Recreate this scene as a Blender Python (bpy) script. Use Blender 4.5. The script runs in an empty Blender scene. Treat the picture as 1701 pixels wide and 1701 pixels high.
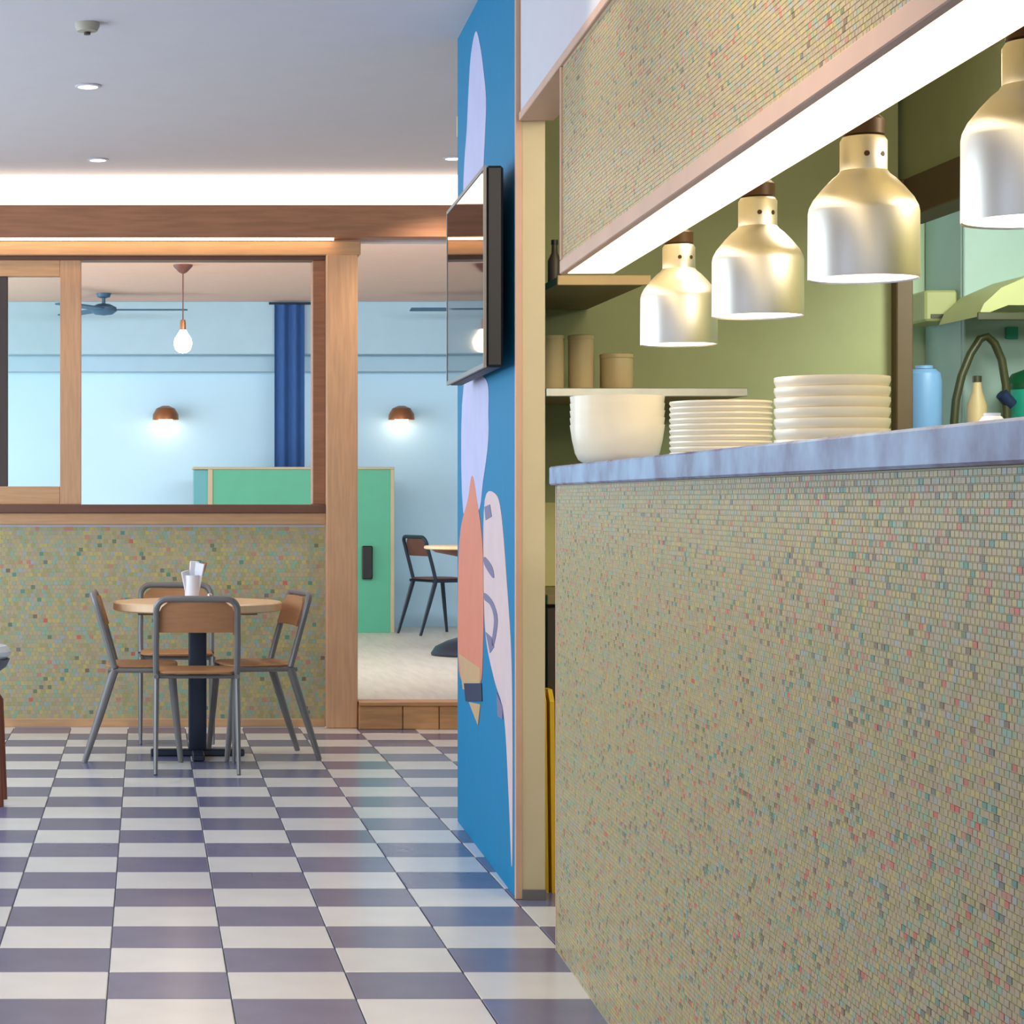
import bpy, bmesh, math, random
from mathutils import Matrix, Vector
random.seed(7)
SC = bpy.context.scene
COL = SC.collection
R = math.radians

# ------------------------------------------------------------------ camera, world, big lights, exposure
F = 3650.0            # focal length in pixels of the 1701 frame
EYE = 1.2
cam_d = bpy.data.cameras.new('camera')
cam_d.sensor_width = 36.0
cam_d.lens = F / 1701 * 36.0
cam_d.shift_x = (850.5 - 243) / 1701
cam_d.shift_y = (830 - 850.5) / 1701
cam_d.clip_end = 100
cam = bpy.data.objects.new('camera', cam_d)
cam.location = (0, 0, EYE)
cam.rotation_euler = (R(90), 0, 0)
COL.objects.link(cam)
SC.camera = cam

w = bpy.data.worlds.new('daylight')
SC.world = w
w.use_nodes = True
w.node_tree.nodes['Background'].inputs[0].default_value = (0.80, 0.88, 1.0, 1)
w.node_tree.nodes['Background'].inputs[1].default_value = 0.75

SC.view_settings.view_transform = 'Standard'
SC.view_settings.look = 'None'
SC.view_settings.gamma = 1
SC.view_settings.use_curve_mapping = False
SC.view_settings.exposure = 0.0


def area(name, loc, aim, size, power, col):
    l = bpy.data.lights.new(name, 'AREA')
    l.shape = 'RECTANGLE'
    l.size, l.size_y = size
    l.energy = power
    l.color = col
    o = bpy.data.objects.new(name, l)
    o.location = loc
    o.rotation_euler = (Vector(aim) - Vector(loc)).to_track_quat('-Z', 'Y').to_euler()
    COL.objects.link(o)
    return o


# daylight through the window openings on the left
area('window_daylight', (-3.15, 8.0, 1.55), (3, 8.0, 1.0), (5.6, 2.2), 200, (0.66, 0.83, 1.0))
area('dining_window_daylight', (-3.15, 15.0, 1.6), (3, 15.6, 1.2), (5.0, 2.2), 200, (0.82, 0.95, 1.0))
area('shopfront_daylight', (-3.15, 0.4, 1.5), (2, 1.5, 1.3), (2.0, 2.2), 12, (0.42, 0.60, 1.0))
# unseen area lights added under the ceilings of room, kitchen, wash-up and dining
area('room_fill_area', (0.3, 3.6, 2.9), (-0.2, 5.2, 0), (0.8, 2.0), 66, (1.0, 0.88, 0.72))
area('kitchen_fill_area', (1.9, 5.3, 2.57), (1.9, 6.3, 0), (0.4, 1.2), 29, (1.0, 0.90, 0.72))
area('washup_fill_area', (2.98, 6.6, 2.57), (2.75, 8.4, 1.4), (0.5, 1.0), 56, (0.90, 1.0, 0.93))
area('dining_fill_area', (1.4, 12.6, 2.80), (1.6, 18.0, 1.2), (3.5, 0.6), 200, (0.95, 0.98, 1.0))


kl_ = bpy.data.lights.new('kitchen_fill_point', 'POINT')     # unseen point light added to brighten kitchen ceiling and walls
kl_.energy = 32
kl_.color = (1.0, 0.89, 0.72)
kl_.shadow_soft_size = 0.12
ko = bpy.data.objects.new('kitchen_fill_point', kl_)
ko.location = (2.15, 3.7, 2.1)
COL.objects.link(ko)

kl2 = bpy.data.lights.new('kitchen_fill_point', 'POINT')     # second added light, hidden behind the bulkhead, for the upper walls
kl2.energy = 13
kl2.color = (1.0, 0.87, 0.66)
kl2.shadow_soft_size = 0.12
ko2 = bpy.data.objects.new('kitchen_fill_point', kl2)
ko2.location = (1.55, 5.6, 2.35)
COL.objects.link(ko2)

# ------------------------------------------------------------------ materials
def lin(c):
    out = []
    for v in c:
        v /= 255.0
        out.append(v / 12.92 if v <= 0.04045 else ((v + 0.055) / 1.055) ** 2.4)
    return tuple(out) + (1.0,)


def mat(name, rgb, rough=0.6, metal=0.0, noise=0.0, scale=8.0, stretch=(1, 1, 1), emit=0.0, rgb2=None, spec=0.5, aniso=0.0, vary=0.0, bump=0.0):
    m = bpy.data.materials.new(name)
    m.use_nodes = True
    nt = m.node_tree
    b = nt.nodes['Principled BSDF']
    b.inputs['Base Color'].default_value = lin(rgb)
    b.inputs['Roughness'].default_value = rough
    b.inputs['Metallic'].default_value = metal
    b.inputs['Specular IOR Level'].default_value = spec
    if aniso:
        b.inputs['Anisotropic'].default_value = aniso
    if emit:
        b.inputs['Emission Color'].default_value = lin(rgb)
        b.inputs['Emission Strength'].default_value = emit
    if noise or rgb2:
        tc = nt.nodes.new('ShaderNodeTexCoord')
        mp = nt.nodes.new('ShaderNodeMapping')
        mp.inputs['Scale'].default_value = stretch
        nz = nt.nodes.new('ShaderNodeTexNoise')
        nz.inputs['Scale'].default_value = scale
        nz.inputs['Detail'].default_value = 5
        rp = nt.nodes.new('ShaderNodeValToRGB')
        c1 = lin(rgb)
        if rgb2:
            c2 = lin(rgb2)
        else:
            c2 = tuple(max(0, x * (1 - noise)) for x in c1[:3]) + (1,)
        rp.color_ramp.elements[0].position = 0.36
        rp.color_ramp.elements[1].position = 0.64
        rp.color_ramp.elements[0].color = c2
        rp.color_ramp.elements[1].color = c1
        nt.links.new(tc.outputs['Object'], mp.inputs[0])
        nt.links.new(mp.outputs[0], nz.inputs['Vector'])
        nt.links.new(nz.outputs['Fac'], rp.inputs[0])
        out = rp.outputs[0]
        if vary:
            oi = nt.nodes.new('ShaderNodeObjectInfo')
            mr = nt.nodes.new('ShaderNodeMapRange')
            mr.inputs['To Min'].default_value = 1 - vary
            mr.inputs['To Max'].default_value = 1 + vary
            hv = nt.nodes.new('ShaderNodeHueSaturation')
            nt.links.new(oi.outputs['Random'], mr.inputs['Value'])
            nt.links.new(mr.outputs[0], hv.inputs['Value'])
            nt.links.new(out, hv.inputs['Color'])
            out = hv.outputs[0]
        nt.links.new(out, b.inputs['Base Color'])
        if bump:
            bp = nt.nodes.new('ShaderNodeBump')
            bp.inputs['Strength'].default_value = bump
            bp.inputs['Distance'].default_value = 0.004
            nt.links.new(nz.outputs['Fac'], bp.inputs['Height'])
            nt.links.new(bp.outputs[0], b.inputs['Normal'])
    return m


def glass_mat(name):
    m = bpy.data.materials.new(name)
    m.use_nodes = True
    nt = m.node_tree
    nt.nodes.clear()
    o = nt.nodes.new('ShaderNodeOutputMaterial')
    mx = nt.nodes.new('ShaderNodeMixShader')
    tr = nt.nodes.new('ShaderNodeBsdfTransparent')
    tr.inputs[0].default_value = (0.93, 0.96, 0.95, 1)
    gl = nt.nodes.new('ShaderNodeBsdfGlossy')
    gl.inputs['Roughness'].default_value = 0.03
    fr = nt.nodes.new('ShaderNodeFresnel')
    fr.inputs[0].default_value = 1.45
    nt.links.new(fr.outputs[0], mx.inputs[0])
    nt.links.new(tr.outputs[0], mx.inputs[1])
    nt.links.new(gl.outputs[0], mx.inputs[2])
    nt.links.new(mx.outputs[0], o.inputs[0])
    return m


M = {}
M['grout'] = mat('floor_grout', (150, 145, 150), 0.8, noise=0.1)
M['tile_light'] = mat('cream_floor_tile', (223, 219, 217), 0.22, noise=0.06, scale=5, vary=0.04)
M['tile_dark'] = mat('slate_floor_tile', (110, 111, 142), 0.22, noise=0.10, scale=5, vary=0.06)
M['ceiling'] = mat('ceiling_paint', (205, 198, 198), 0.9, noise=0.02)
M['white_paint'] = mat('white_wall_paint', (204, 199, 204), 0.8, noise=0.02)
M['cream_paint'] = mat('cream_post_paint', (205, 190, 155), 0.6, noise=0.04)
M['blue_wall'] = mat('blue_mural_paint', (4, 122, 164), 0.6, spec=0.2, noise=0.06, scale=6, stretch=(1, 6, 1))
M['wood_red'] = mat('reddish_wood', (168, 112, 78), 0.5, noise=0.22, scale=4, stretch=(1, 12, 12))
M['wood_post'] = mat('oak_post_wood', (206, 156, 116), 0.5, noise=0.14, scale=5, stretch=(14, 14, 1))
M['wood_post_h'] = mat('oak_rail_wood', (206, 156, 112), 0.5, noise=0.14, scale=5, stretch=(1, 14, 14))
M['wood_dark'] = mat('dark_window_wood', (112, 72, 55), 0.5, noise=0.15, scale=5, stretch=(1, 10, 10))
M['stile_dark'] = mat('dark_sash_stile', (74, 58, 52), 0.5, noise=0.1)
M['wood_step'] = mat('step_oak', (205, 148, 98), 0.45, noise=0.22, scale=5, stretch=(1, 9, 9), vary=0.08)
M['wood_top'] = mat('table_beech', (226, 188, 146), 0.4, noise=0.10, scale=5, stretch=(10, 1, 1))
M['wood_chair'] = mat('chair_plywood', (180, 126, 82), 0.45, noise=0.12, scale=6, stretch=(1, 12, 12))
M['pink_trim'] = mat('pinkish_oak_trim', (204, 166, 142), 0.5, noise=0.08, scale=6)
M['chair_metal'] = mat('grey_coated_steel', (122, 118, 116), 0.4, metal=0.3)
M['black_metal'] = mat('blue_black_steel', (34, 42, 58), 0.4, metal=0.2)
M['black'] = mat('black_plastic', (14, 14, 18), 0.5)
M['screen'] = mat('glossy_screen', (10, 11, 14), 0.03, spec=1.0)
M['screen'].node_tree.nodes['Principled BSDF'].inputs['IOR'].default_value = 2.3
M['alu'] = mat('spun_aluminium', (238, 229, 214), 0.38, metal=1.0, aniso=0.6)
M['lamp_inner'] = mat('white_lamp_enamel', (250, 246, 240), 0.6)
M['bulb_heat'] = mat('heat_bulb_glow', (255, 240, 222), 0.5, emit=9.0)
M['bulb_warm'] = mat('warm_bulb_glow', (255, 228, 196), 0.5, emit=13.0)
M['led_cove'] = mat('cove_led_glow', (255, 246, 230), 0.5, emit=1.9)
M['led_soft'] = mat('rail_led_glow', (255, 222, 172), 0.5, emit=9.0)
M['led_panel'] = mat('soffit_led_glow', (255, 240, 206), 0.5, emit=2.2)
M['lens'] = mat('downlight_lens_glow', (255, 246, 235), 0.5, emit=6.0)
M['brown_cap'] = mat('bronze_fitting', (84, 58, 30), 0.5, metal=0.3)
M['china'] = mat('cream_china', (238, 226, 200), 0.25, noise=0.03)
M['marble'] = mat('blue_grey_marble', (136, 164, 204), 0.25, rgb2=(84, 80, 128), scale=7, stretch=(1, 1, 1))
M['olive'] = mat('olive_kitchen_paint', (156, 160, 112), 0.7, noise=0.05)
M['kitchen_ceiling'] = mat('kitchen_ceiling_paint', (196, 182, 136), 0.8, noise=0.03)
M['umber'] = mat('dark_umber_timber', (92, 72, 42), 0.6, noise=0.1)
M['mint'] = mat('mint_wall_tile', (204, 224, 190), 0.5, noise=0.04)
M['mint_pale'] = mat('pale_mint_panel', (158, 182, 172), 0.45, noise=0.03)
M['canopy'] = mat('olive_green_canopy', (168, 170, 112), 0.5, noise=0.05)
M['steel'] = mat('brushed_steel', (190, 188, 180), 0.35, metal=0.8, noise=0.06, scale=20)
M['shelf'] = mat('olive_shelf_board', (142, 122, 80), 0.6, noise=0.08)
M['shelf_edge'] = mat('shelf_edge_wood', (196, 164, 112), 0.5, noise=0.08)
M['tan'] = mat('tan_pot_glaze', (200, 176, 128), 0.5, noise=0.06)
M['splash'] = mat('cream_splashback', (206, 194, 128), 0.5, noise=0.05)
M['bin_dark'] = mat('dark_kitchen_unit', (66, 54, 40), 0.5, noise=0.1)
M['yellow'] = mat('yellow_plastic', (226, 178, 30), 0.45)
M['blue_tub'] = mat('pale_blue_plastic', (120, 165, 210), 0.4)
M['green_dark'] = mat('dark_green_plastic', (8, 70, 40), 0.4)
M['teal'] = mat('teal_plastic', (28, 140, 116), 0.4)
M['hose'] = mat('olive_black_hose', (58, 60, 30), 0.4)
M['far_wall'] = mat('pale_blue_paint', (186, 218, 236), 0.8, noise=0.03, scale=2)
M['far_band'] = mat('grey_blue_paint', (164, 192, 208), 0.8, noise=0.03)
M['far_ceiling'] = mat('blush_ceiling_bounce', (214, 178, 160), 0.9, noise=0.03)  # pendant's warm bounce light is put into this ceiling colour
M['far_floor'] = mat('pale_plank_floor', (206, 198, 184), 0.4, noise=0.14, scale=3, stretch=(10, 1, 1))
M['green_panel'] = mat('sea_green_laminate', (80, 164, 132), 0.5, noise=0.04)
M['teal_panel'] = mat('teal_side_laminate', (88, 156, 162), 0.5)
M['panel_edge'] = mat('panel_edge_wood', (176, 162, 132), 0.5)
M['curtain'] = mat('navy_curtain_cloth', (44, 84, 142), 0.85, noise=0.15, scale=10, stretch=(6, 6, 1))
M['fan'] = mat('slate_blue_fan', (56, 92, 120), 0.5)
M['sconce'] = mat('copper_shade', (150, 98, 62), 0.4, metal=0.6)
M['chair_brown'] = mat('dark_brown_wood', (98, 56, 48), 0.5, noise=0.15)
M['stool_wood'] = mat('red_brown_wood', (112, 56, 30), 0.5, noise=0.15)
M['stool_pad'] = mat('pale_grey_vinyl', (196, 206, 210), 0.4)
M['stool_under'] = mat('dark_grey_shell', (84, 92, 102), 0.5)
M['white_gloss'] = mat('white_ceramic', (236, 236, 244), 0.3)
M['lilac'] = mat('mural_lilac', (186, 184, 214), 0.6, noise=0.05)
M['salmon'] = mat('mural_salmon', (214, 126, 98), 0.6, noise=0.05)
M['sand'] = mat('mural_sand', (196, 156, 110), 0.6, noise=0.05)
M['blush'] = mat('mural_blush', (214, 186, 182), 0.6, noise=0.05)
M['navy'] = mat('mural_navy', (14, 36, 70), 0.6)
M['sketch'] = mat('mural_grey_line', (116, 108, 138), 0.6)
M['detector'] = mat('beige_plastic', (168, 160, 142), 0.6)
M['glass'] = glass_mat('window_glass')
CHIPS = [mat('mosaic_chip_' + n, (c[0] * 1.05, c[1] * 0.99, c[2] * 0.89), 0.35) for n, c in (
    ('khaki', (170, 164, 122)), ('sand', (174, 162, 134)), ('olive', (156, 154, 108)), ('stone', (166, 160, 144)),
    ('sage', (148, 164, 138)), ('straw', (180, 171, 114)), ('putty', (165, 153, 130)), ('aqua', (132, 170, 158)),
    ('rose', (180, 130, 116)), ('coral', (190, 100, 86)), ('slate', (108, 116, 114)), ('umber', (120, 104, 82)),
    ('moss', (108, 124, 90)), ('teal', (88, 140, 132)), ('mist', (152, 166, 174)))]
CHIP_W = [20, 18, 9, 14, 11, 9, 14, 5, 4, 1.5, 1.6, 1.8, 1.5, 1.6, 4]
CHIP_FAR = [22, 14, 14, 12, 18, 10, 10, 6, 1.5, 0.3, 0.4, 0.5, 1.0, 0.8, 5]
CHIP_HIGH = [16, 30, 5, 16, 5, 8, 24, 2, 5, 0.8, 0.6, 0.8, 0.6, 0.8, 3]


# ------------------------------------------------------------------ mesh building helpers
class MB:
    def __init__(s):
        s.bm = bmesh.new()

    def box(s, lo, hi, bev=0.0, seg=1):
        t = bmesh.new()
        bmesh.ops.create_cube(t, size=1)
        for v in t.verts:
            v.co = Vector([(lo[i] + hi[i]) / 2 + v.co[i] * (hi[i] - lo[i]) for i in range(3)])
        if bev:
            bmesh.ops.bevel(t, geom=t.edges[:], offset=bev, segments=seg, affect='EDGES', profile=0.5)
        s.merge(t)
        return s

    def merge(s, t, mx=None):
        if mx:
            t.transform(mx)
        me = bpy.data.meshes.new('tmp')
        t.to_mesh(me)
        t.free()
        s.bm.from_mesh(me)
        bpy.data.meshes.remove(me)

    def tube(s, pts, r, n=10, closed=False, caps=True, flat=1.0):
        pts = [Vector(p) for p in pts]
        rings = []
        k = len(pts)
        up = None
        for i, p in enumerate(pts):
            if closed:
                d = pts[(i + 1) % k] - pts[i - 1]
            else:
                d = pts[min(i + 1, k - 1)] - pts[max(i - 1, 0)]
            d.normalize()
            if up is None:
                up = Vector((0, 0, 1)) if abs(d.z) < 0.9 else Vector((1, 0, 0))
            a = d.cross(up)
            if a.length < 1e-5:
                a = d.cross(Vector((0, 1, 0)))
            a.normalize()
            b = a.cross(d).normalized()
            up = b
            rr = r[i] if isinstance(r, (list, tuple)) else r
            rings.append([s.bm.verts.new(p + a * math.cos(2 * math.pi * j / n) * rr + b * math.sin(2 * math.pi * j / n) * rr * flat) for j in range(n)])
        for i in range(k if closed else k - 1):
            A, B = rings[i], rings[(i + 1) % k]
            for j in range(n):
                s.bm.faces.new((A[j], A[(j + 1) % n], B[(j + 1) % n], B[j]))
        if caps and not closed:
            s.bm.faces.new(rings[0][::-1])
            s.bm.faces.new(rings[-1])
        return s

    def lathe(s, prof, c=(0, 0, 0), n=32, cap0=False, cap1=False):
        rings = []
        for (r, z) in prof:
            if r < 1e-5:
                rings.append([s.bm.verts.new((c[0], c[1], c[2] + z))])
            else:
                rings.append([s.bm.verts.new((c[0] + r * math.cos(2 * math.pi * j / n), c[1] + r * math.sin(2 * math.pi * j / n), c[2] + z)) for j in range(n)])
        for A, B in zip(rings, rings[1:]):
            for j in range(n):
                j2 = (j + 1) % n
                if len(A) == 1:
                    s.bm.faces.new((A[0], B[j2], B[j]))
                elif len(B) == 1:
                    s.bm.faces.new((A[j], A[j2], B[0]))
                else:
                    s.bm.faces.new((A[j], A[j2], B[j2], B[j]))
        if cap0 and len(rings[0]) > 1:
            s.bm.faces.new(rings[0][::-1])
        if cap1 and len(rings[-1]) > 1:
            s.bm.faces.new(rings[-1])
        return s

    def prism(s, poly, axis, a, b):
        """poly in the two remaining axes, extruded from a to b along axis (0 x, 1 y, 2 z)"""
        def P(u, v, t):
            c = [u, v]
            c.insert(axis, t)
            return Vector(c)
        A = [s.bm.verts.new(P(u, v, a)) for u, v in poly]
        B = [s.bm.verts.new(P(u, v, b)) for u, v in poly]
        k = len(poly)
        s.bm.faces.new(A)
        s.bm.faces.new(B[::-1])
        for i in range(k):
            s.bm.faces.new((A[i], B[i], B[(i + 1) % k], A[(i + 1) % k]))
        return s

    def build(s, name, material, parent=None, mx=None, smooth=True):
        bmesh.ops.recalc_face_normals(s.bm, faces=s.bm.faces[:])
        me = bpy.data.meshes.new(name)
        s.bm.to_mesh(me)
        s.bm.free()
        me.materials.append(material)
        if smooth:
            me.shade_smooth()
            me.set_sharp_from_angle(angle=R(35))
        o = bpy.data.objects.new(name, me)
        COL.objects.link(o)
        if parent:
            o.parent = parent
        if mx is not None:
            o.matrix_local = mx
        return o


def tag(o, label=None, cat=None, group=None, kind=None):
    if label: o['label'] = label
    if cat: o['category'] = cat
    if group: o['group'] = group
    if kind: o['kind'] = kind
    return o


def thing(name, label, cat, loc=(0, 0, 0), rz=0.0, group=None):
    o = bpy.data.objects.new(name, None)
    o.empty_display_size = 0.1
    o.location = loc
    o.rotation_euler = (0, 0, rz)
    COL.objects.link(o)
    return tag(o, label, cat, group)


def place(o, frame, loc=(0, 0, 0)):
    o.matrix_world = frame @ Matrix.Translation(loc)
    return o


def copy_tree(o, parent=None):
    c = o.copy()
    COL.objects.link(c)
    c.parent = parent
    for ch in list(o.children):
        copy_tree(ch, c)
    return c


def bx(name, lo, hi, m, parent=None, bev=0.0, mx=None):
    return MB().box(lo, hi, bev).build(name, m, parent, mx)


def struct(name, lo, hi, m, bev=0.0, mx=None, label=None):
    o = bx(name, lo, hi, m, None, bev, mx)
    return tag(o, label, None, None, 'structure')


def at(x, y, Y):
    return Vector(((x - 243) * Y / F, Y, EYE - (y - 830) * Y / F))


# frames of the two slightly turned runs on the right
K = Matrix.Translation((1.091, 5.84, 0)) @ Matrix.Rotation(-0.042, 4, 'Z')     # counter: x into the kitchen, y away
B = Matrix.Translation((1.112, 6.60, 0)) @ Matrix.Rotation(-0.0314, 4, 'Z')    # blue partition


def chips(name, frame_fn, length, height, parent, pw=0.016, ph=0.009, weights=None, single=None, single_name='mosaic_chip'):
    """running-bond mosaic: one raised chip each; frame_fn(a, b, d) -> point (a along, b up, d proud)"""
    rng = random.Random(len(name) * 31 + int(length * 100))
    V, Fc, MI = [], [], []
    rows = int(height / ph)
    g, ch, d = 0.0004 * pw / 0.016, 0.0006, 0.0013
    picked = []
    for r in range(rows):
        z0 = r * ph
        off = -pw * 0.5 if r % 2 else 0.0
        n = int((length - off) / pw) + 1
        for c in range(n):
            a0 = max(off + c * pw, 0.0)
            a1 = min(off + (c + 1) * pw, length)
            if a1 - a0 < 0.004:
                continue
            mi = rng.choices(range(len(CHIPS)), weights or CHIP_W)[0]
            dd = d + rng.uniform(-0.0003, 0.0003)
            if single and single(a0, z0) and len(picked) < 300:
                picked.append((a0, a1, z0, mi, dd))
                continue
            b0, b1 = z0 + g, z0 + ph - g
            p0, p1 = a0 + g, a1 - g
            i = len(V)
            for (aa, bb, q) in ((p0, b0, 0), (p1, b0, 0), (p1, b1, 0), (p0, b1, 0),
                                (p0 + ch, b0 + ch, dd), (p1 - ch, b0 + ch, dd), (p1 - ch, b1 - ch, dd), (p0 + ch, b1 - ch, dd)):
                V.append(frame_fn(aa, bb, q))
            Fc += [(i + 4, i + 5, i + 6, i + 7), (i, i + 1, i + 5, i + 4), (i + 1, i + 2, i + 6, i + 5), (i + 2, i + 3, i + 7, i + 6), (i + 3, i, i + 4, i + 7)]
            MI += [mi] * 5
    me = bpy.data.meshes.new(name)
    me.from_pydata(V, [], Fc)
    for m in CHIPS:
        me.materials.append(m)
    me.polygons.foreach_set('material_index', MI)
    me.update()
    o = bpy.data.objects.new(name, me)
    COL.objects.link(o)
    o.parent = parent
    o['kind'] = 'stuff'
    lib = {}
    for (a0, a1, z0, mi, dd) in picked:
        key = (mi, round(a1 - a0, 4))
        if key not in lib:
            hw, hh = (a1 - a0) / 2 - g, ph / 2 - g
            vs = []
            for (aa, bb, q) in ((-hw, -hh, 0), (hw, -hh, 0), (hw, hh, 0), (-hw, hh, 0),
                                (-hw + ch, -hh + ch, d), (hw - ch, -hh + ch, d), (hw - ch, hh - ch, d), (-hw + ch, hh - ch, d)):
                vs.append(Vector(frame_fn(aa, bb, q)) - Vector(frame_fn(0, 0, 0)))
            m2 = bpy.data.meshes.new(single_name)
            m2.from_pydata(vs, [], [(4, 5, 6, 7), (0, 1, 5, 4), (1, 2, 6, 5), (2, 3, 7, 6), (3, 0, 4, 7)])
            m2.materials.append(CHIPS[mi])
            lib[key] = m2
        q = bpy.data.objects.new(single_name, lib[key])
        q.location = frame_fn((a0 + a1) / 2, z0 + ph / 2, 0)
        q.parent = parent
        COL.objects.link(q)
    return o


# ------------------------------------------------------------------ the shell of the front room
floor = struct('floor', (-3.2, -2.5, -0.10), (4.6, 11.6, -0.010), M['grout'])
tm = {}
for nm in ('tile_light', 'tile_dark'):
    t = MB().box((-0.1485, -0.1485, -0.009), (0.1485, 0.1485, 0.0), 0.002)
    o = t.build('floor_tile', M[nm])
    tm[nm] = o.data
    bpy.data.objects.remove(o)
X0, Y0, S = -0.095, 5.286, 0.30
for j in range(-3, 21):
    for i in range(-4, 8):
        if i > 4 and j < -1: continue
        light = (i + j) % 2 == (0 + -1) % 2
        cx, cy = X0 + (i + 0.5) * S, Y0 + (j + 0.5) * S
        if cy + S / 2 > 11.6: continue
        o = bpy.data.objects.new('floor_tile', tm['tile_light' if light else 'tile_dark'])
        o.location = (cx, cy, -0.0005)
        o.parent = floor
        COL.objects.link(o)

struct('ceiling', (-3.2, -2.5, 2.92), (1.16, 11.75, 3.02), M['ceiling'])
struct('ceiling_right', (1.16, 6.6, 2.92), (4.6, 11.75, 3.02), M['ceiling'])
# left wall: piers and bands round the large window openings
wl = struct('wall_left', (-3.30, -2.5, 0), (-3.2, 18.5, 0.35), M['white_paint'])
for (y0, y1, z0, z1) in ((-2.5, 18.5, 2.70, 3.02), (-2.5, -0.7, 0.35, 2.7), (1.5, 5.0, 0.35, 2.7), (11.0, 12.3, 0.35, 2.7), (17.7, 18.5, 0.35, 2.7)):
    o = bx('wall_pier', (-3.30, y0, z0), (-3.2, y1, z1), M['white_paint'], wl)

# wall with the serving window at the back
YW = 11.60
wb = struct('wall_back', (-3.2, YW, 0), (0.944, YW + 0.12, 1.073), M['white_paint'])
chips('mosaic_field', lambda a, b, d: (-2.6 + a, YW - d, 0.045 + b), 3.544, 1.02, wb, 0.022, 0.022, CHIP_FAR)
bx('wall_strip', (-3.2, YW + 0.05, 2.50), (1.1, YW + 0.15, 3.02), M['white_paint'], wb)      # behind the cove
bx('wall_strip', (1.1, YW + 0.05, 2.567), (4.6, YW + 0.15, 3.02), M['white_paint'], wb)
bx('wall_side', (2.15, YW, 0), (4.6, YW + 0.12, 2.6), M['white_paint'], wb)
bx('wall_end', (-3.2, YW, 1.073), (-1.9, YW + 0.12, 2.5), M['white_paint'], wb)
struct('baseboard_back', (-3.2, YW - 0.014, 0), (0.944, YW - 0.0005, 0.045), M['wood_post_h'], 0.003)

# beam with the cove light
struct('trim_1', (-3.2, 11.44, 2.566), (2.6, 11.56, 2.735), M['wood_red'], 0.004)
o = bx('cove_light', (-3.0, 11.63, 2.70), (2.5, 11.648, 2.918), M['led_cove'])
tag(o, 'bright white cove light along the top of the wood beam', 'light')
o = bx('rail_light', (-2.4, 11.475, 2.556), (0.98, 11.495, 2.5655), M['led_soft'])
tag(o, 'warm light strip tucked under the wood beam', 'light')

# serving window: frame, sliding sash, glass
wn = bpy.data.objects.new('window_1', None)
wn.location = (0, YW, 0)
COL.objects.link(wn)
tag(wn, None, None, None, 'structure')
def wbx(name, x0, x1, y0, y1, m, f=-0.05, b=0.10, parent=wn, bev=0.003):
    p0, p1 = at(x0, y1, YW), at(x1, y0, YW)
    return bx(name, (p0.x, f, p0.z), (p1.x, b, p1.z), m, parent, bev)
wbx('head_rail', -330, 597, 403, 426, M['wood_post_h'], -0.07, 0.12)
wbx('track', -330, 540, 426, 433, M['wood_dark'], -0.03, 0.10)
wbx('sill', -330, 540, 838, 852, M['wood_dark'], -0.05, 0.12)
wbx('apron', -330, 540, 852, 871, M['wood_post_h'], -0.03, 0.0)
wbx('jamb', 519, 540, 433, 838, M['wood_red'], -0.02, 0.12)
s1 = wbx('sash', 100, 135, 433, 838, M['wood_post'], -0.03, 0.03)
wbx('stile', -28, 13, 460, 808, M['stile_dark'], -0.02, 0.03, s1)
wbx('stile', -150, -115, 433, 838, M['wood_post'], -0.03, 0.03, s1)
wbx('top_rail', -115, 100, 433, 460, M['wood_post_h'], -0.03, 0.03, s1)
wbx('bottom_rail', -115, 100, 808, 838, M['wood_post_h'], -0.03, 0.03, s1)
wbx('pane', 13, 100, 460, 808, M['glass'], 0.0, 0.006, s1, 0)
wbx('pane', -115, -28, 460, 808, M['glass'], 0.0, 0.006, s1, 0)

# post between window and doorway, wooden step
p0, p1 = at(540, 1205, YW), at(592, 426, YW)
struct('trim_2', (p0.x, YW - 0.08, 0), (p1.x, YW + 0.12, 2.487), M['wood_post'], 0.006)
st = tag(MB().box((1.112, 11.50, 0), (2.15, 11.62, 0.138)).build('step', M['wood_step']), None, None, None, 'structure')
for (a, b_) in ((1.112, 1.34), (1.343, 1.53), (1.533, 2.15)):
    bx('riser_board', (a, 11.478, 0.0), (b_ - 0.002, 11.50, 0.122), M['wood_step'], st, 0.003)
bx('tread', (1.112, 11.465, 0.122), (2.15, 11.62, 0.145), M['wood_step'], st, 0.004)

# ------------------------------------------------------------------ dining room behind
DZ = 0.144
struct('floor_dining', (-3.2, 11.62, 0.0), (4.6, 18.3, DZ), M['far_floor'])
struct('wall_far', (-3.2, 18.3, 0), (4.6, 18.4, 2.95), M['far_wall'])
struct('wall_dining_right', (4.5, 11.75, 0), (4.6, 18.3, 2.95), M['far_wall'])
struct('ceiling_dining', (-3.2, 11.72, 2.82), (4.6, 18.3, 2.92), M['far_ceiling'])
p = at(0, 588, 17.95)
struct('trim_3', (-3.2, 17.95, p.z), (4.5, 18.3, 2.82), M['far_band'], 0.004)
p2 = at(0, 617, 18.15)
struct('trim_4', (-3.2, 18.15, p2.z), (4.5, 18.3, p.z), M['far_band'], 0.004)

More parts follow.
